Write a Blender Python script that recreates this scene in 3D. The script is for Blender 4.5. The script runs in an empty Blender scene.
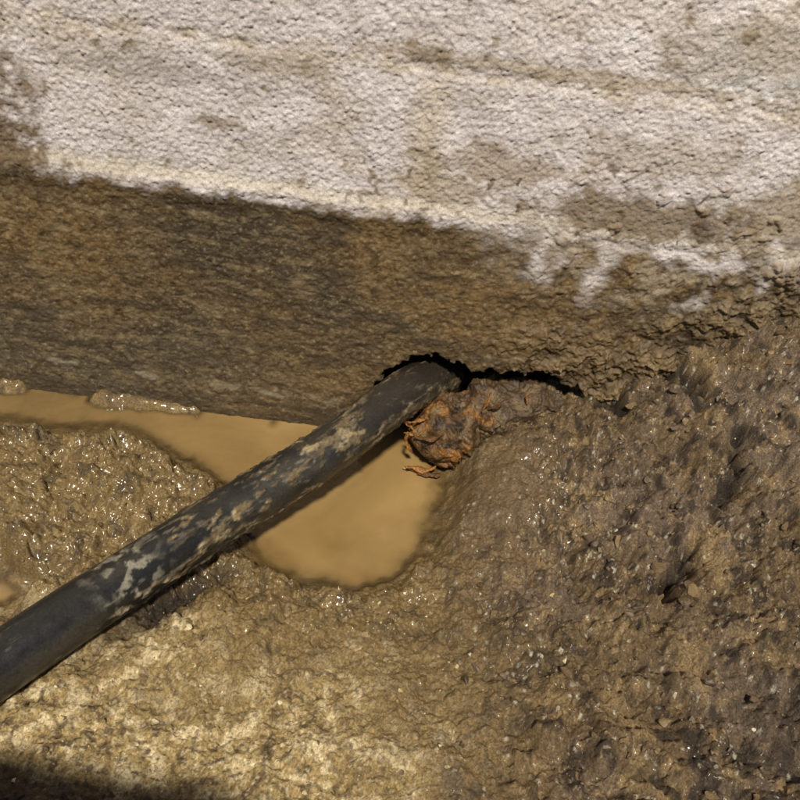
import bpy, math, numpy as np
from mathutils import Vector, Matrix
rng=np.random.default_rng(7)
# ---------------- noise helpers ----------------
_T={}
def tab(seed):
    if seed not in _T:
        r=np.random.default_rng(seed+1000)
        a=r.random((256,256))*2*np.pi
        _T[seed]=(np.cos(a),np.sin(a),r.random((256,256)),r.random((256,256)),r.random((256,256)))
    return _T[seed]
def gn(x,y,seed=0):
    gx,gy,_,_,_=tab(seed)
    x=x+31.7;y=y+57.3
    xi=np.floor(x).astype(int);yi=np.floor(y).astype(int)
    fx=x-xi;fy=y-yi
    u=fx*fx*fx*(fx*(fx*6-15)+10);v=fy*fy*fy*(fy*(fy*6-15)+10)
    def c(i,j):
        a=(xi+i)&255;b=(yi+j)&255
        return gx[a,b]*(fx-i)+gy[a,b]*(fy-j)
    n0=c(0,0)*(1-u)+c(1,0)*u
    n1=c(0,1)*(1-u)+c(1,1)*u
    return (n0*(1-v)+n1*v)*1.5
def fbm(x,y,size,octv=4,seed=0,gain=.5):
    s=0;a=1;f=1/size;t=0
    for o in range(octv):
        s=s+a*gn(x*f+o*13.1,y*f-o*7.7,seed+o);t+=a;a*=gain;f*=2.03
    return s/t
def ridge(x,y,size,octv=4,seed=0,gain=.55):
    s=0;a=1;f=1/size;t=0
    for o in range(octv):
        s=s+a*(1-2*np.abs(gn(x*f+o*13.1,y*f-o*7.7,seed+o)));t+=a;a*=gain;f*=2.03
    return s/t
def worley(x,y,size,seed=0):
    _,_,jx,jy,rr=tab(seed)
    x=x/size+40;y=y/size+40
    xi=np.floor(x).astype(int);yi=np.floor(y).astype(int)
    f1=np.full(x.shape,9.);f2=np.full(x.shape,9.);rid=np.zeros(x.shape)
    for i in(-1,0,1):
        for j in(-1,0,1):
            a=xi+i;b=yi+j;A=a&255;B=b&255
            d=np.hypot(a+jx[A,B]-x,b+jy[A,B]-y)
            m=d<f1
            f2=np.where(m,f1,np.minimum(f2,d));rid=np.where(m,rr[A,B],rid);f1=np.where(m,d,f1)
    return f1,f2,rid
def ss(a,b,x):
    t=np.clip((x-a)/(b-a),0,1);return t*t*(3-2*t)
def gs(x,y,cx,cy,sx,sy): return np.exp(-((x-cx)/sx)**2-((y-cy)/sy)**2)
def sdf(px,py,poly):
    P=np.array(poly,float);n=len(P);d=np.full(px.shape,1e9);ins=np.zeros(px.shape,bool)
    for i in range(n):
        a=P[i];b=P[(i+1)%n];e=b-a
        wx=px-a[0];wy=py-a[1]
        t=np.clip((wx*e[0]+wy*e[1])/(e@e),0,1)
        d=np.minimum(d,np.hypot(wx-e[0]*t,wy-e[1]*t))
        c=((a[1]>py)!=(b[1]>py))
        if e[1]!=0: ins^=c&(px<(e[0]*(py-a[1])/e[1]+a[0]))
    return np.where(ins,-d,d)
def mixc(c,t,m):
    m=np.clip(m,0,1)[...,None]
    return c*(1-m)+np.array(t)*m
def graded(lo,hi,step,far):
    core=np.arange(lo,hi+step*.5,step)
    out=[];s=step;v=core[-1]
    while v<far[1]:
        s*=1.35;v+=s;out.append(v)
    inn=[];s=step;v=core[0]
    while v>far[0]:
        s*=1.35;v-=s;inn.append(v)
    return np.array(inn[::-1]+list(core)+out)
def mesh_obj(name,V,F,mat,attrs=None,smooth=True,parent=None):
    me=bpy.data.meshes.new(name)
    V=np.asarray(V,np.float32);F=np.asarray(F,np.int32)
    k=F.shape[1]
    me.vertices.add(len(V));me.vertices.foreach_set('co',V.ravel())
    me.loops.add(F.size);me.loops.foreach_set('vertex_index',F.ravel())
    me.polygons.add(len(F));me.polygons.foreach_set('loop_start',np.arange(0,F.size,k,dtype=np.int32))
    me.polygons.foreach_set('loop_total',np.full(len(F),k,np.int32))
    me.update(calc_edges=True);me.validate()
    me.polygons.foreach_set('use_smooth',np.full(len(me.polygons),smooth,bool))
    if attrs:
        for n,a in attrs.items():
            if a.ndim==2:
                A=me.attributes.new(n,'FLOAT_COLOR','POINT')
                A.data.foreach_set('color',np.concatenate([a,np.ones((len(a),1))],1).astype(np.float32).ravel())
            else:
                A=me.attributes.new(n,'FLOAT','POINT');A.data.foreach_set('value',a.astype(np.float32))
    ob=bpy.data.objects.new(name,me);bpy.context.scene.collection.objects.link(ob)
    me.materials.append(mat)
    if parent: ob.parent=parent
    return ob
def gridfaces(nx,ny):
    i=np.arange(nx-1)[:,None];j=np.arange(ny-1)[None,:]
    a=i*ny+j
    return np.stack([a,a+ny,a+ny+1,a+1],-1).reshape(-1,4)
# ---------------- materials ----------------
def mk(name,fine=500,fine_amt=.35,bump=.3,bdist=.001,spec=.5,wet=False,rvar=.3):
    m=bpy.data.materials.new(name);m.use_nodes=True;nt=m.node_tree;N=nt.nodes;L=nt.links
    b=N['Principled BSDF']
    ac=N.new('ShaderNodeAttribute');ac.attribute_name='col'
    ar=N.new('ShaderNodeAttribute');ar.attribute_name='rough'
    tc=N.new('ShaderNodeTexCoord')
    n1=N.new('ShaderNodeTexNoise');n1.inputs['Scale'].default_value=fine;n1.inputs['Detail'].default_value=4;n1.inputs['Roughness'].default_value=.7
    L.new(tc.outputs['Object'],n1.inputs['Vector'])
    mr=N.new('ShaderNodeMapRange');mr.inputs['From Min'].default_value=.3;mr.inputs['From Max'].default_value=.7
    mr.inputs['To Min'].default_value=1-fine_amt;mr.inputs['To Max'].default_value=1+fine_amt
    L.new(n1.outputs['Fac'],mr.inputs['Value'])
    mx=N.new('ShaderNodeMix');mx.data_type='RGBA';mx.blend_type='MULTIPLY';mx.inputs['Factor'].default_value=1
    L.new(ac.outputs['Color'],mx.inputs[6]);L.new(mr.outputs['Result'],mx.inputs[7])
    L.new(mx.outputs[2],b.inputs['Base Color'])
    n2=N.new('ShaderNodeTexNoise');n2.inputs['Scale'].default_value=fine*.3;n2.inputs['Detail'].default_value=3
    L.new(tc.outputs['Object'],n2.inputs['Vector'])
    ma=N.new('ShaderNodeMath');ma.operation='MULTIPLY_ADD';ma.inputs[1].default_value=rvar*2;ma.use_clamp=True
    L.new(n2.outputs['Fac'],ma.inputs[0]);
    sb=N.new('ShaderNodeMath');sb.operation='SUBTRACT';sb.inputs[1].default_value=rvar
    L.new(ar.outputs['Fac'],sb.inputs[0]);L.new(sb.outputs[0],ma.inputs[2])
    mm=N.new('ShaderNodeMath');mm.operation='MAXIMUM';mm.inputs[1].default_value=.1
    L.new(ma.outputs[0],mm.inputs[0]);L.new(mm.outputs[0],b.inputs['Roughness'])
    bp=N.new('ShaderNodeBump');bp.inputs['Strength'].default_value=bump;bp.inputs['Distance'].default_value=bdist
    L.new(n1.outputs['Fac'],bp.inputs['Height']);L.new(bp.outputs['Normal'],b.inputs['Normal'])
    b.inputs['Specular IOR Level'].default_value=spec
    if wet:   # thin film of water over the mud
        aw=N.new('ShaderNodeAttribute');aw.attribute_name='wet'
        L.new(aw.outputs['Fac'],b.inputs['Coat Weight']);b.inputs['Coat Roughness'].default_value=.14
        b.inputs['Coat IOR'].default_value=1.5
        b2=N.new('ShaderNodeBump');b2.inputs['Strength'].default_value=.5;b2.inputs['Distance'].default_value=.002
        L.new(n2.outputs['Fac'],b2.inputs['Height']);L.new(b2.outputs['Normal'],b.inputs['Coat Normal'])
    return m
M_ground=mk('wet_mud',330,.6,1.0,.003,.4,True)
M_wall=mk('concrete_block_surface',420,.3,.8,.0015,.35,False,.15)
M_pipe=mk('black_plastic_with_mud',300,.4,.4,.0008,.5,False,.15)
M_rust=mk('rusty_iron',350,.6,.8,.0018,.4)
M_stone=mk('stones',500,.4,.5,.001,.4)

# ---------------- ground ----------------
P1=[(-.80,.05),(.07,.05),(.09,-.03),(.105,-.09),(.10,-.2),(.08,-.27),(.04,-.335),(-.035,-.368),(-.12,-.36),(-.2,-.31),(-.245,-.26),(-.265,-.2),(-.32,-.165),(-.40,-.12),(-.50,-.105),(-.60,-.12),(-.80,-.11)]
P2=[(-.9,-.35),(-.56,-.385),(-.465,-.42),(-.48,-.475),(-.9,-.52)]
def pud(x,y):
    d=np.minimum(sdf(x,y,P1),sdf(x,y,P2))
    return d+fbm(x,y,.07,3,5)*.020+fbm(x,y,.014,2,9)*.006
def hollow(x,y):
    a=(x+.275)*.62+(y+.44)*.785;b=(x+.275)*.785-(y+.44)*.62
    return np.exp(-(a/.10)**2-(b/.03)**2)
def hbase(x,y):
    d=pud(x,y)
    h=np.where(d<0,-.035*ss(0,.06,-d)-.001,0)
    right=ss(.05,.25,x)
    fore=ss(-.32,-.5,y)
    h=h+np.where(d<0,.018*ss(-.33,-.48,x)*ss(0,.05,-d)*(y>-.25),0)
    h=h+.034*ss(-.035,-.004,y+.012*fbm(x,y,.04,2,12))*ss(-.05,.25,fbm(x,0*y,.11,3,13)+.12)*ss(-.12,-.2,x)
    rise=.024*ss(-.004,.035,d)*(1+.5*right)+.02*fore*ss(0,.1,d)
    h=h+rise
    S=np.interp(x,[.09,.17,.276,.39,.467,.55,.7,1.1],[0,.03,.085,.16,.23,.29,.36,.41])
    g=np.interp(-y,[-.3,0,.1,.25,.5,.8,2],[1,1,.84,.60,.36,.22,.1])
    bank=S*g
    h=h+bank
    h=h+.02*gs(x,y,.12,.06,.08,.05)-.025*gs(x,y,.20,-.005,.06,.035)
    h=h+.03*gs(x,y,.19,-.16,.06,.12)
    h=h-.045*hollow(x,y)
    h=h+.022*gs(x,y,-.42,-.22,.09,.06)
    hp=ss(-.82,-.95,y)*ss(.02,-.14,x)*ss(-1.7,-1.2,y)*ss(-1.6,-1,x)  # unseen heap added out of frame to throw the bottom-left shadow
    h=h+.38*hp
    return h,d,bank
def H(x,y):
    h,d,bank=hbase(x,y)
    out=ss(0,.02,d)
    right=ss(.1,.32,x)
    near=np.exp(-np.maximum(0,np.hypot(x,y+.4)-1.5)/4)
    x0,y0=x,y
    x=x+.7*bank;y=y+.7*bank
    left=ss(.1,-.1,x0)*ss(-.55,-.4,y0)
    n=fbm(x,y,.16,3,20)*.022+ridge(x,y,.07,4,30)*.006+fbm(x,y,.045,5,40,.6)*(.014+.014*right+.004*left)
    wx=x+fbm(x,y,.03,3,45)*.016;wy=y+fbm(x,y,.03,3,47)*.016
    f1,f2,r=worley(wx,wy,.038,50)
    n=n+np.sqrt(np.clip(1-f1*1.25,0,1))*(.006+.006*right+.010*left)*(r>.45)
    f1,f2,r=worley(wx,wy,.016,51)
    n=n+np.clip(1-f1*1.4,0,1)*.006*(r>.4)*(.5+.8*right+1.1*left)
    wx=x+fbm(x,y,.008,2,48)*.005;wy=y+fbm(x,y,.008,2,49)*.005
    f1,f2,r=worley(wx,wy,.0075,52)
    n=n+np.clip(1-f1*1.6,0,1)*.0034*(r>.35)
    n=n+fbm(x,y,.008,3,55,.65)*.0030
    smooth_slope=gs(x0,y0,.17,-.17,.06,.11)
    n=n*(1-.7*smooth_slope)*(1-.35*right*ss(-.2,0,y0))
    cr=0
    for pts in [[(.43,-.0),(.452,-.05),(.468,-.10)],[(.50,-.17),(.497,-.22),(.475,-.25)],[(.42,-.33),(.38,-.38)],[(.55,-.42),(.60,-.50)],[(.34,-.02),(.37,-.05)]]:
        for a,b in zip(pts[:-1],pts[1:]):
            e=(b[0]-a[0],b[1]-a[1]);t=np.clip(((x0-a[0])*e[0]+(y0-a[1])*e[1])/(e[0]**2+e[1]**2),0,1)
            dd=np.hypot(x0-a[0]-e[0]*t+fbm(x,y,.04,2,61)*.02,y0-a[1]-e[1]*t+fbm(x,y,.04,2,64)*.02)
            cr=np.maximum(cr,np.exp(-(dd/.014)**2))
    n=n-cr*.034
    return h+n*(.12+.88*out)*near, d, n, x, y,cr
gx=graded(-.85,.80,.0018,(-45,45));gy=graded(-.92,.03,.0018,(-45,45))
X,Y=np.meshgrid(gx,gy,indexing='ij')
Z,D,Nn,U_,V_,CR=H(X,Y)
def gcol(X,Y,Z,D,Nn,U,V,CR):
    c=np.zeros(X.shape+(3,))+np.array([.20,.130,.046])
    f=fbm(U,V,.12,4,70);g=fbm(U,V,.03,4,75);k=fbm(U,V,.012,3,78);k2=fbm(U,V,.006,3,79,.6)
    c=mixc(c,[.085,.055,.022],ss(-.05,.35,g)*.85)
    c=mixc(c,[.34,.24,.10],ss(.1,.4,k+.4*f)*.55)
    clay=ss(-.44,-.60,Y+f*.16)*ss(.24,-.08,X+f*.18)
    c=mixc(c,[.38,.27,.11],clay*.9)
    c=mixc(c,[.72,.58,.34],clay*ss(.0,.3,g+.6*k)*.85)
    c=mixc(c,[.10,.062,.026],clay*ss(.05,.3,k-.6*g)*.85)
    c=mixc(c,[.75,.65,.43],clay*ss(.15,.35,k2)*.45)
    c=mixc(c,[.08,.05,.02],clay*ss(.15,.4,-k2)*.5)
    right=ss(.02,.26,X+f*.1)
    c=mixc(c,[.120,.076,.035],right*.9)
    c=mixc(c,[.15,.106,.072],right*ss(-.05,.3,fbm(U,V,.18,3,80)+.3*gs(X,Y,.38,-.32,.15,.13))*.7)
    c=mixc(c,[.030,.019,.010],right*ss(-.05,.3,g+.3*f)*.85)
    c=mixc(c,[.29,.195,.085],right*ss(.1,.45,fbm(U,V,.09,3,84)+.4*k)*.65)
    c=mixc(c,[.26,.165,.07],right*ss(.15,.4,k)*.5)
    c=mixc(c,[.40,.32,.21],right*ss(.25,.45,k2)*.5)
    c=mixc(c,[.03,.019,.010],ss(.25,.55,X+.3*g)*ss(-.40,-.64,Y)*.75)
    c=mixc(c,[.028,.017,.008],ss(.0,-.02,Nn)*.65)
    c=mixc(c,[.03,.019,.010],hollow(X,Y)*1.1)  # shadow under the pipe painted into the soil colour of the hollow
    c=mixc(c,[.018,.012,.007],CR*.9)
    c=mixc(c,[.035,.022,.011],ss(-.675,-.72,Y+.03*f)*ss(-.03,-.14,X)*.9)  # bottom-left cast shadow deepened with near-black ground colour
    wet=ss(.04,0,D)*(D>0)
    c=mixc(c,[.13,.083,.032],wet*.6)
    c=mixc(c,[.17,.112,.05],gs(X,Y,.17,-.17,.07,.13)*.75)
    c=mixc(c,[.18,.122,.05],gs(X,Y,.05,-.5,.2,.09)*.4)
    f1,f2,r=worley(U+k*.003,V+g*.003,.008,90)
    c=mixc(c,[.5,.45,.33],(r>.95)*ss(.36,.2,f1)*(.25+.5*right)*(D>.01))
    rough=.42+clay*.25+right*.16+.25*f+.25*g
    rough=np.where(D<.035,np.minimum(rough,.3),rough)
    w_=.05+.75*ss(.09,.0,D)+.5*ss(.2,-.1,X)*ss(-.5,-.38,Y)+.4*gs(X,Y,.2,-.15,.10,.14)+.12*right*ss(-.1,.3,f)-.3*clay+.5*k
    return c,np.clip(rough,.16,.9),np.clip(w_,0,1)
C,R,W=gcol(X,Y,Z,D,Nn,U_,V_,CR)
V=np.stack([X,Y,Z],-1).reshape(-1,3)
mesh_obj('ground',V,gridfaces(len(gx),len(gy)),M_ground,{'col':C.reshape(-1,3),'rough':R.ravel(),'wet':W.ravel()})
# ---------------- puddle ----------------
px=np.arange(-.9,.16,.005);py=np.arange(-.54,.04,.005)
PX,PY=np.meshgrid(px,py,indexing='ij')
pz=H(PX,PY)[0]
depth=-pz
m=bpy.data.materials.new('murky_water');m.use_nodes=True;nt=m.node_tree;b=nt.nodes['Principled BSDF'];N=nt.nodes;L=nt.links
a=N.new('ShaderNodeAttribute');a.attribute_name='depth'
tc=N.new('ShaderNodeTexCoord');no=N.new('ShaderNodeTexNoise');no.inputs['Scale'].default_value=5;no.inputs['Detail'].default_value=4;no.inputs['Distortion'].default_value=.6
L.new(tc.outputs['Object'],no.inputs['Vector'])
cr=N.new('ShaderNodeValToRGB');cr.color_ramp.elements[0].position=.3;cr.color_ramp.elements[0].color=(.22,.136,.048,1);cr.color_ramp.elements[1].position=.75;cr.color_ramp.elements[1].color=(.36,.235,.09,1)
L.new(no.outputs['Fac'],cr.inputs['Fac'])
dk=N.new('ShaderNodeMix');dk.data_type='RGBA';dk.inputs[6].default_value=(.12,.076,.028,1)
mr0=N.new('ShaderNodeMapRange');mr0.inputs['From Max'].default_value=.034;mr0.interpolation_type='SMOOTHSTEP'
L.new(a.outputs['Fac'],mr0.inputs['Value']);L.new(mr0.outputs['Result'],dk.inputs['Factor']);L.new(cr.outputs['Color'],dk.inputs[7])
L.new(dk.outputs[2],b.inputs['Base Color'])
b.inputs['Roughness'].default_value=.03;b.inputs['IOR'].default_value=1.6
mr=N.new('ShaderNodeMapRange');mr.inputs['From Min'].default_value=0;mr.inputs['From Max'].default_value=.014;mr.inputs['To Min'].default_value=.1;mr.inputs['To Max'].default_value=1
L.new(a.outputs['Fac'],mr.inputs['Value']);L.new(mr.outputs['Result'],b.inputs['Alpha'])
n2=N.new('ShaderNodeTexNoise');n2.inputs['Scale'].default_value=11;bp=N.new('ShaderNodeBump');bp.inputs['Strength'].default_value=.15;bp.inputs['Distance'].default_value=.002
L.new(tc.outputs['Object'],n2.inputs['Vector']);L.new(n2.outputs['Fac'],bp.inputs['Height']);L.new(bp.outputs['Normal'],b.inputs['Normal'])
mesh_obj('muddy_puddle',np.stack([PX,PY,0*PX],-1).reshape(-1,3),gridfaces(len(px),len(py)),m,{'depth':depth.ravel()})
# ---------------- wall ----------------
wx=graded(-.82,.74,.0016,(-5,5));wz=graded(-.03,.84,.0016,(-.5,2.3))
X,Zw=np.meshgrid(wx,wz,indexing='ij')
f1,f2,r=worley(X,Zw,.0060,100)
g1=np.sqrt(np.clip(1-(f1*1.25)**2,0,1))*(.3+.7*r)
f1b,_,rb=worley(X,Zw,.0038,101)
g2=np.clip(1-f1b*1.2,0,1)
f1p,_,rp=worley(X,Zw,.010,102)
pit=(rp>.74)*ss(.30,.12,f1p)
G=fbm(X,Zw,.06,4,164);K=fbm(X,Zw,.02,3,168);F=fbm(X,Zw,.25,4,160);K2=fbm(X,Zw,.007,3,169,.6)
dn=(fbm(X,Zw,.1,3,110)*.035*ss(-.2,.2,X)+fbm(X,Zw,.04,3,117)*.016+K*.012+K2*.006)
soft=ss(.03,.25,X)
damp=ss(.437,.415,Zw+dn)*(1-soft)+soft*ss(.47,.36,Zw+dn-.07*fbm(X,Zw,.07,3,111)*3)
grain=g1*.0024+g2*.0010-pit*.0012
grain=grain*(1-.5*damp)
y=-grain-.004*fbm(X,Zw,.15,3,114)-.002*fbm(X,Zw,.02,3,115)-.0007*K2
y=y-damp*(.0026*fbm(X,Zw,.012,4,116,.65)+.006*ss(-.1,.3,X)*fbm(X,Zw,.035,5,118,.6))
nz=fbm(X,Zw,.05,4,120)*.008
jm=0*X
for z0 in(.64,.425,.86,1.08,1.3,1.52,1.74,1.96,2.18):
    jm=np.maximum(jm,ss(.012,.002,np.abs(Zw-z0+nz))*(.9 if z0!=.64 else .8))
def vj(x0,z0,z1,w=.010): return ss(w,.002,np.abs(X-x0+nz))*((Zw>z0)&(Zw<z1))
jm=np.maximum(jm,.6*vj(-.01,.425,.64));jm=np.maximum(jm,.6*vj(-.60,.425,.64))
jf=ss(-.15,.35,fbm(X,Zw,.08,3,121))*(1-.8*damp)
y=y+jm*jf*.0030
lip=ss(.455,.432,Zw+nz)*ss(.395,.425,Zw+nz)
y=y-.005*lip*ss(.15,.0,X)
wxx=X+fbm(X,Zw,.02,3,130)*.018;wzz=Zw+fbm(X,Zw,.02,3,131)*.018
f1,f2,rr=worley(wxx,wzz,.03,132)
lum=ss(.45,.1,f1)*(rr>.78)*ss(.0,.3,X)*ss(.58,.5,Zw)
y=y-lum*.004
muddy=ss(.12,.02,Zw-np.interp(X,[.0,.15,.276,.39,.467,.55,.7],[.06,.14,.17,.22,.29,.35,.41])-.10*G-.03*K)*ss(.02,.25,X)
crust=fbm(wxx,wzz,.045,5,140,.6)
y=y-muddy*(np.clip(crust+.25,0,1)*.024)
HP=[(-.050,.05),(-.048,.11),(-.030,.152),(.02,.178),(.05,.186),(.08,.176),(.12,.170),(.16,.166),(.19,.176),(.235,.182),(.30,.158),(.30,.085),(.2,-.1),(-.03,-.1)]
hd=sdf(X,Zw,HP)+fbm(X,Zw,.03,5,150,.6)*.022
y=y+.16*ss(.002,-.005,hd)
c=np.zeros(X.shape+(3,))+np.array([.65,.585,.56])
c=mixc(c,[.49,.43,.405],ss(-.1,.4,G+.3*F)*.45)
c=mixc(c,[.78,.72,.70],ss(.1,.4,-G-.3*F+.3*K)*.5)
c=mixc(c,[.45,.39,.33],ss(.05,.35,fbm(X*.4,Zw,.05,4,176))*.42)
c=mixc(c,[.54,.45,.32],ss(.05,.4,F+.35*G)*.35)
c=mixc(c,[.56,.46,.31],ss(.045,.0,np.abs(X+.01+nz))*ss(.4,.5,Zw)*ss(.66,.6,Zw)*.55)
c=mixc(c,[.55,.46,.34],ss(.022,.0,np.abs(Zw-.64+nz*1.5))*(.2+.5*ss(-.1,.2,G)))
c=mixc(c,[.62,.54,.39],ss(.022,0,np.abs(Zw-.447+nz*1.5))*.55)
c=c*(1+.30*ss(-.1,.5,X)*ss(.5,.75,Zw))[...,None]  # brighter light at the upper right painted into the block colour
c=np.minimum(c,.8)
def stain(cx,cz,sx,sz,col,amt,c):
    return mixc(c,col,ss(.2,.7,gs(X,Zw,cx,cz,sx,sz)+G*.45+K*.45)*amt)
for a_ in [(.42,.70,.15,.05,[.33,.28,.21],.6),(.10,.52,.10,.03,[.27,.19,.10],.6),(.02,.48,.07,.03,[.33,.25,.14],.6),
 (.33,.475,.19,.035,[.18,.125,.06],.85),(-.66,.48,.095,.15,[.13,.082,.032],.97),(-.38,.59,.14,.018,[.34,.30,.27],.5),
 (.55,.50,.12,.06,[.30,.23,.14],.8),(.2,.655,.3,.010,[.36,.28,.17],.6),(-.3,.53,.04,.010,[.22,.16,.09],.7),(-.22,.62,.10,.012,[.33,.27,.2],.5),
 (.30,.56,.12,.03,[.42,.35,.27],.6),(-.02,.655,.03,.012,[.22,.16,.09],.6)]:
    c=stain(*a_,c)
dc=np.zeros_like(c)+np.array([.105,.069,.034])
dc=mixc(dc,[.16,.100,.040],ss(-.1,.35,F+.3*G))
dc=mixc(dc,[.062,.048,.029],ss(.0,.4,-F+.4*G)*.8)
dc=mixc(dc,[.10,.082,.054],ss(-.0,-.4,X)*ss(.3,.1,Zw+G*.1)*.6)
dc=mixc(dc,[.055,.033,.015],ss(.05,.35,K+.3*G)*.6)
dc=mixc(dc,[.26,.185,.09],ss(.05,.4,-K+.3*K2+.2*G-.1)*.5)
dc=mixc(dc,[.035,.023,.011],ss(.15,.4,K2)*.6)
dc=mixc(dc,[.28,.22,.13],ss(.18,.4,-K2)*.5)
dc=mixc(dc,[.26,.22,.15],ss(.010,.002,np.abs(Zw-.06+.02*G+.03*X))*ss(-.05,.3,G+F)*.75*(X<-.1))
dc=mixc(dc,[.20,.145,.075],ss(.1,.35,fbm(X*.2,Zw+.10*X,.016,4,175))*.6*ss(.2,-.1,X))
dc=mixc(dc,[.05,.037,.022],ss(.1,.35,fbm(X*.25,Zw-.02*X,.03,4,178))*.65)
dc=mixc(dc,[.20,.125,.05],ss(.0,.2,X)*ss(.05,.35,fbm(X,Zw,.03,4,179))*.6)
dc=mixc(dc,[.05,.034,.018],ss(.035,.0,Zw+.02*K)*.7)
m_=damp[...,None];c=c*(1-m_)+dc*m_
c=mixc(c,[.34,.27,.18],damp*ss(.02,.3,X)*ss(.31,.36,Zw)*ss(.45,.42,Zw)*ss(-.2,.15,G+.5*K)*.7)
c=mixc(c,[.125,.082,.038],muddy*.8)
c=mixc(c,[.032,.020,.010],muddy*ss(.0,.35,-crust)*.85)
c=mixc(c,[.28,.195,.09],muddy*ss(.1,.4,crust+.4*K2)*.6)
f1,f2,rr2=worley(wxx,wzz,.022,170)
c=mixc(c,[.09,.05,.024],(rr2>.86)*ss(.3,.12,f1)*ss(-.45,.1,X)*ss(.62,.5,Zw)*.85)
c=mixc(c,[.20,.13,.06],lum*.5)
c=mixc(c,[.25,.195,.15],np.clip(pit*.4+(1-g1)*.30,0,1)*(1-damp))
c=mixc(c,[.02,.013,.008],ss(.008,-.003,hd)*.95)  # shade inside the hole painted in with near-black colour
rough=np.clip(.85-.42*damp+.15*G,.28,.95)
nx,nzz=len(wx),len(wz)
V=np.stack([X,y,Zw],-1).reshape(-1,3)
Fq=gridfaces(nx,nzz)
cidx=[0,(nx-1)*nzz,(nx-1)*nzz+nzz-1,nzz-1]
V=np.concatenate([V,V[cidx]+np.array([[0,.215,0]])])
V[-4:,1]=.215
n0=nx*nzz
A,B,Cc,Dd=cidx;a,b_,c_,d_=n0,n0+1,n0+2,n0+3
Fq=np.concatenate([Fq,[[d_,c_,b_,a],[Dd,Cc,c_,d_],[A,Dd,d_,a],[Cc,B,b_,c_],[B,A,a,b_]]])
cc=np.concatenate([c.reshape(-1,3),np.full((4,3),.45)]);rr_=np.concatenate([rough.ravel(),[.9]*4])
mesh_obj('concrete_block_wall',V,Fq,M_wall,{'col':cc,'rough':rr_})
# ---------------- pipe ----------------
ctrl=np.array([(-1.3,-1.75,.05),(-.95,-1.3,.055),(-.64,-.90,.06),(-.425,-.585,.073),(-.32,-.44,.078),(-.2105,-.297,.084),(-.098,-.168,.100),(-.035,-.085,.117),(.008,-.03,.125),(.045,.03,.116),(.08,.09,.09),(.11,.14,.07)])
def spline(P,n):
    P=np.vstack([2*P[0]-P[1],P,2*P[-1]-P[-2]]);out=[]
    for i in range(1,len(P)-2):
        t=np.linspace(0,1,n,endpoint=False)[:,None];p0,p1,p2,p3=P[i-1:i+3]
        out.append(.5*(2*p1+(-p0+p2)*t+(2*p0-5*p1+4*p2-p3)*t*t+(-p0+3*p1-3*p2+p3)*t**3))
    return np.vstack(out+[P[-2][None]])
def tube(path,rad,nseg,radf):
    T=np.gradient(path,axis=0);T/=np.linalg.norm(T,axis=1)[:,None]
    up=np.array([0,0,1.]);S=np.cross(T,up);S/=np.linalg.norm(S,axis=1)[:,None];U=np.cross(S,T)
    th=np.linspace(0,2*np.pi,nseg,endpoint=False)
    s=np.concatenate([[0],np.cumsum(np.linalg.norm(np.diff(path,axis=0),axis=1))])
    SS,TH=np.meshgrid(s,th,indexing='ij')
    r=radf(SS,TH,path)
    V=path[:,None,:]+r[...,None]*(np.sin(TH)[...,None]*S[:,None,:]-np.cos(TH)[...,None]*U[:,None,:])
    n=len(path);i=np.arange(n-1)[:,None];j=np.arange(nseg)[None,:]
    a=i*nseg+j;b=i*nseg+(j+1)%nseg
    F=np.stack([a,b,b+nseg,a+nseg],-1).reshape(-1,4)
    return V.reshape(-1,3),F,SS,TH
path=spline(ctrl,80)
RP=.0375
def cn(S,T,size,o,seed,st=1.0,gain=.5):
    return fbm(S*st,T*RP,size,o,seed,gain)
store={}
def radf(S,T,path):
    xx=path[:,0][:,None]+0*T
    cover=ss(-.42,-.22,xx)*.26-.12
    side=.10*np.cos(T)
    n=cn(S,T,.045,5,200,.35,.65)+.5*cn(S,T,.012,4,205,.45)
    mud=ss(.0,.24,n+cover-.07+side)
    lump=cn(S,T,.013,4,210,.7,.6)
    store['mud']=mud;store['x']=xx;store['lump']=lump
    return RP+mud*(.0008+.0056*np.clip(lump+.08,0,1))+.0003*cn(S,T,.05,2,215)
Vp,Fp,SS,TH=tube(path,RP,150,radf)
mud=store['mud'];xx=store['x']
c=np.zeros(SS.shape+(3,))+np.array([.015,.014,.012])
sc=fbm(SS*.25+TH*.02,TH*.0375,.010,4,220)
c=mixc(c,[.050,.044,.033],ss(-.1,.4,cn(SS,TH,.07,4,225,.5))*.65)
c=mixc(c,[.24,.21,.16],ss(.24,.42,sc)*ss(-.1,.2,cn(SS,TH,.06,3,228))*.45)
mc=np.zeros_like(c)+np.array([.14,.098,.045])
mc=mixc(mc,[.038,.027,.014],ss(-.15,.25,cn(SS,TH,.022,4,230,.6)))
mc=mixc(mc,[.36,.28,.15],ss(.10,.38,cn(SS,TH,.018,4,235,.6))*.75)
c=c*(1-mud[...,None])+mc*mud[...,None]
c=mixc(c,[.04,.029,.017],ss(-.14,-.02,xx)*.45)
sm=np.exp(-((xx+.325+.02*cn(SS,TH,.03,3,241))/.022)**2)*ss(.0,.25,cn(SS,TH,.016,4,240,.8)+.02)
c=mixc(c,[.30,.27,.20],sm*.7)
rough=.33+.32*mud
pipe=mesh_obj('black_pipe',Vp,Fp,M_pipe,{'col':c.reshape(-1,3),'rough':rough.ravel()})
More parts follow.
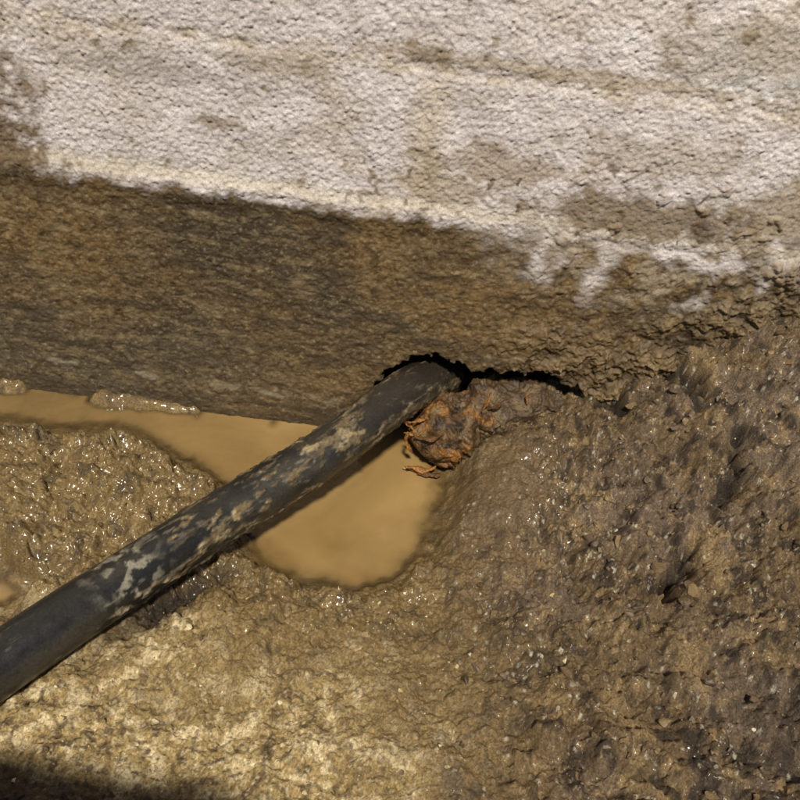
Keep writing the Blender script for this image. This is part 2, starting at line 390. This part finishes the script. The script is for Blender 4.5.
# ---------------- rusty iron fragment in the hole ----------------
root=bpy.data.objects.new('rusty_iron_fragment',None);bpy.context.scene.collection.objects.link(root)
pa=spline(np.array([(.050,-.066,.024),(.068,-.052,.045),(.10,-.030,.066),(.15,-.004,.084),(.20,.014,.096),(.27,.035,.096)]),60)
def rf(S,T,path):
    L_=S.max();t=S/L_
    r=.059*np.sqrt(np.clip(1-(1-np.clip(t/.22,0,1))**2,0.03,1))*(1-.30*t)
    T2=(T-np.pi)*.05
    n=fbm(S,T2,.06,5,300,.55)
    wxs=S+.014*fbm(S,T2,.03,3,305);wts=T2+.014*fbm(S,T2,.03,3,306)
    f1,_,r_=worley(wxs,wts,.035,320);f3,_,r3=worley(wxs,wts,.010,321)
    sea=np.minimum(ss(0,.35,T),ss(0,.35,2*np.pi-T))
    store['rn']=n
    return r*(1+.45*n*sea)+(.008*(r_>.5)*ss(.55,.42,f1)+.0026*(r3>.4)*ss(.5,.2,f3)+.0022*fbm(S,T2,.006,3,325))*sea
Vr,Fr,SS,TH=tube(pa,.04,180,rf)
n=store['rn'];t=SS/SS.max();T2=(TH-np.pi)*.05
c=np.zeros(SS.shape+(3,))+np.array([.085,.047,.019])
c=mixc(c,[.27,.115,.025],ss(.0,.28,fbm(SS,T2,.045,5,331,.6)+.36*(1-t)-.20)*.8)
c=mixc(c,[.020,.013,.008],ss(.0,.3,fbm(SS,T2,.022,4,333)+.15*t)*.8)
c=mixc(c,[.080,.052,.028],ss(.28,.7,t)*.75)
c=mixc(c,[.18,.122,.055],ss(.0,.3,fbm(SS,T2,.025,4,330))*.6)
mesh_obj('corroded_body',Vr,Fr,M_rust,{'col':c.reshape(-1,3),'rough':(.42+.2*n).ravel()},parent=root)
fr=np.random.default_rng(5)
VV=[];FF=[];CC=[];o=0
def flake(cen,dirn,ln,wd,col,th=.003):
    global o
    d=np.array(dirn,float);d/=np.linalg.norm(d);s=np.cross(d,[0.2,-.6,.75]);s/=np.linalg.norm(s);u=np.cross(s,d)
    k=16;cs=[];bx=fr.normal()*.08;by=fr.normal()*.1
    q1,q2,q3=fr.random(3)*6
    for i in range(k+1):
        t=i/k;w=wd*(.25+.6*math.sin(math.pi*min(1,t*.95+.05)))*(1+.35*math.sin(q1+11*t)+.2*fr.normal()*.5)
        p=np.array(cen)+d*ln*(t-.5)+u*(bx*ln*math.sin(t*3)+.0015*math.sin(q2+8*t))+s*(by*ln*math.sin(t*2.5)+wd*.35*math.sin(q3+6*t))
        for (aa,bb) in((-w,-th),(-w*.3,th*1.2),(w,th*.6),(w*.4,-th)):
            cs.append(p+s*aa+u*bb)
    VV.extend(cs)
    for i in range(k):
        for j in range(4):
            FF.append([o+i*4+j,o+i*4+(j+1)%4,o+i*4+4+(j+1)%4,o+i*4+4+j])
    FF.append([o,o+3,o+2,o+1]);FF.append([o+k*4,o+k*4+1,o+k*4+2,o+k*4+3])
    for i in range(len(cs)): CC.append(np.array(col)*(.5+.7*fr.random()))
    o+=len(cs)
OR=[.33,.145,.035];OB=[.14,.062,.02]
flake((.018,-.076,.088),(.5,.1,-1),.048,.004,OR,.002)
flake((.026,-.084,.064),(.3,.2,-1),.050,.005,OR,.0025)
flake((.030,-.076,.082),(1,.1,.4),.035,.003,OR,.002)
flake((.050,-.098,.026),(1,.1,.25),.050,.006,OR)
flake((.042,-.090,.008),(1,-.1,.15),.044,.005,[.36,.19,.06])
flake((.065,-.096,.012),(1,.1,.2),.04,.006,OB)
flake((.055,-.088,.088),(1,.3,.1),.05,.005,OB)
flake((.035,-.070,.104),(1,.5,.1),.04,.003,OR,.002)
flake((.145,-.048,.140),(.3,.2,1),.040,.003,OR,.002)
flake((.160,-.044,.134),(.8,.1,.8),.03,.003,OB,.002)
flake((.215,-.026,.142),(.2,.1,1),.028,.0022,OR,.0015)
mesh_obj('rust_flakes',np.array(VV),np.array(FF),M_rust,{'col':np.array(CC),'rough':np.full(len(VV),.6)},smooth=False,parent=root)
# ---------------- loose stones ----------------
import bmesh
bm=bmesh.new();bmesh.ops.create_icosphere(bm,subdivisions=2,radius=1)
iv=np.array([v.co[:] for v in bm.verts]);ifc=np.array([[v.index for v in f.verts] for f in bm.faces]);bm.free()
VV=[];FF=[];CC=[];o=0
def scatter(n,xr,yr,smin,smax,pal):
    global o
    x=rng.uniform(*xr,n);yy=rng.uniform(*yr,n)
    h,d=H(x,yy)[:2]
    dens=fbm(x,yy,.1,3,400)
    for i in range(n):
        if d[i]<.012 or dens[i]<rng.uniform(-.35,.15) or math.hypot((x[i]-.17)/.07,(yy[i]+.17)/.12)<1: continue
        s=smin+(smax-smin)*rng.random()**5
        sc=s*rng.uniform(.5,1.3,3)
        v=iv.copy()
        for _ in range(9):
            nn=rng.normal(size=3);nn/=np.linalg.norm(nn);lim=rng.uniform(.3,.75)
            dd=v@nn;v=v-np.outer(np.maximum(dd-lim,0),nn)
        v=v*(1+.07*rng.normal(size=(len(iv),1)))*sc
        a=rng.random()*6.28;ca,sa=math.cos(a),math.sin(a)
        v=v@np.array([[ca,-sa,0],[sa,ca,0],[0,0,1]])
        VV.append(v+np.array([x[i],yy[i],h[i]-s*.15]));FF.append(ifc+o);o+=len(iv)
        CC.append(np.tile(np.array(pal[rng.integers(len(pal))])*rng.uniform(.7,1.2),(len(iv),1)))
earth=[[.13,.085,.04],[.09,.058,.03],[.18,.12,.055],[.15,.11,.07]]
grit=[[.46,.40,.29],[.33,.27,.18],[.2,.15,.09],[.15,.10,.06]]
scatter(2800,(.12,.75),(-.8,0),.0012,.011,earth)
scatter(1500,(.12,.75),(-.8,0),.0008,.0055,grit)
scatter(1800,(-.8,.25),(-.8,-.38),.001,.006,[[.40,.31,.14],[.22,.15,.07],[.55,.47,.28],[.14,.09,.04]])
scatter(500,(-.8,-.25),(-.45,-.08),.0015,.007,[[.18,.12,.045],[.10,.065,.026]])
VV=np.concatenate(VV);CC=np.concatenate(CC)
mesh_obj('gravel',VV,np.concatenate(FF),M_stone,{'col':CC,'rough':np.full(len(VV),.5)},smooth=False)
# ---------------- light & sky ----------------
sd=Vector((.0,-.56,.80)).normalized()
sun=bpy.data.lights.new('sun','SUN');sun.energy=4.5;sun.angle=math.radians(5);sun.color=(1,.935,.82)
so=bpy.data.objects.new('sun',sun);bpy.context.scene.collection.objects.link(so)
so.rotation_euler=(-sd).to_track_quat('-Z','Y').to_euler();so.location=(0,-2,3)
w=bpy.data.worlds.new('World');bpy.context.scene.world=w;w.use_nodes=True
nt=w.node_tree;sk=nt.nodes.new('ShaderNodeTexSky');sk.sky_type='NISHITA';sk.sun_disc=False
sk.sun_elevation=math.asin(sd.z);sk.sun_rotation=math.atan2(sd.x,sd.y)
bg=nt.nodes['Background'];bg.inputs['Strength'].default_value=.05;nt.links.new(sk.outputs['Color'],bg.inputs['Color'])
# ---------------- camera ----------------
p=math.radians(38);r=math.radians(7.5)
F_=Vector((0,math.cos(p),-math.sin(p)));U0=Vector((0,math.sin(p),math.cos(p)));X0=Vector((1,0,0))
Rr=X0*math.cos(r)+U0*math.sin(r);U=-X0*math.sin(r)+U0*math.cos(r)
cam=bpy.data.cameras.new('camera');co=bpy.data.objects.new('camera',cam);bpy.context.scene.collection.objects.link(co)
mt=Matrix((Rr,U,-F_)).transposed().to_4x4();mt.translation=Vector((0,-1.1,.943));co.matrix_world=mt
cam.sensor_width=36;cam.lens=36;cam.clip_start=.02;cam.clip_end=300
bpy.context.scene.camera=co
vs=bpy.context.scene.view_settings;vs.view_transform='Standard';vs.look='None';vs.exposure=0
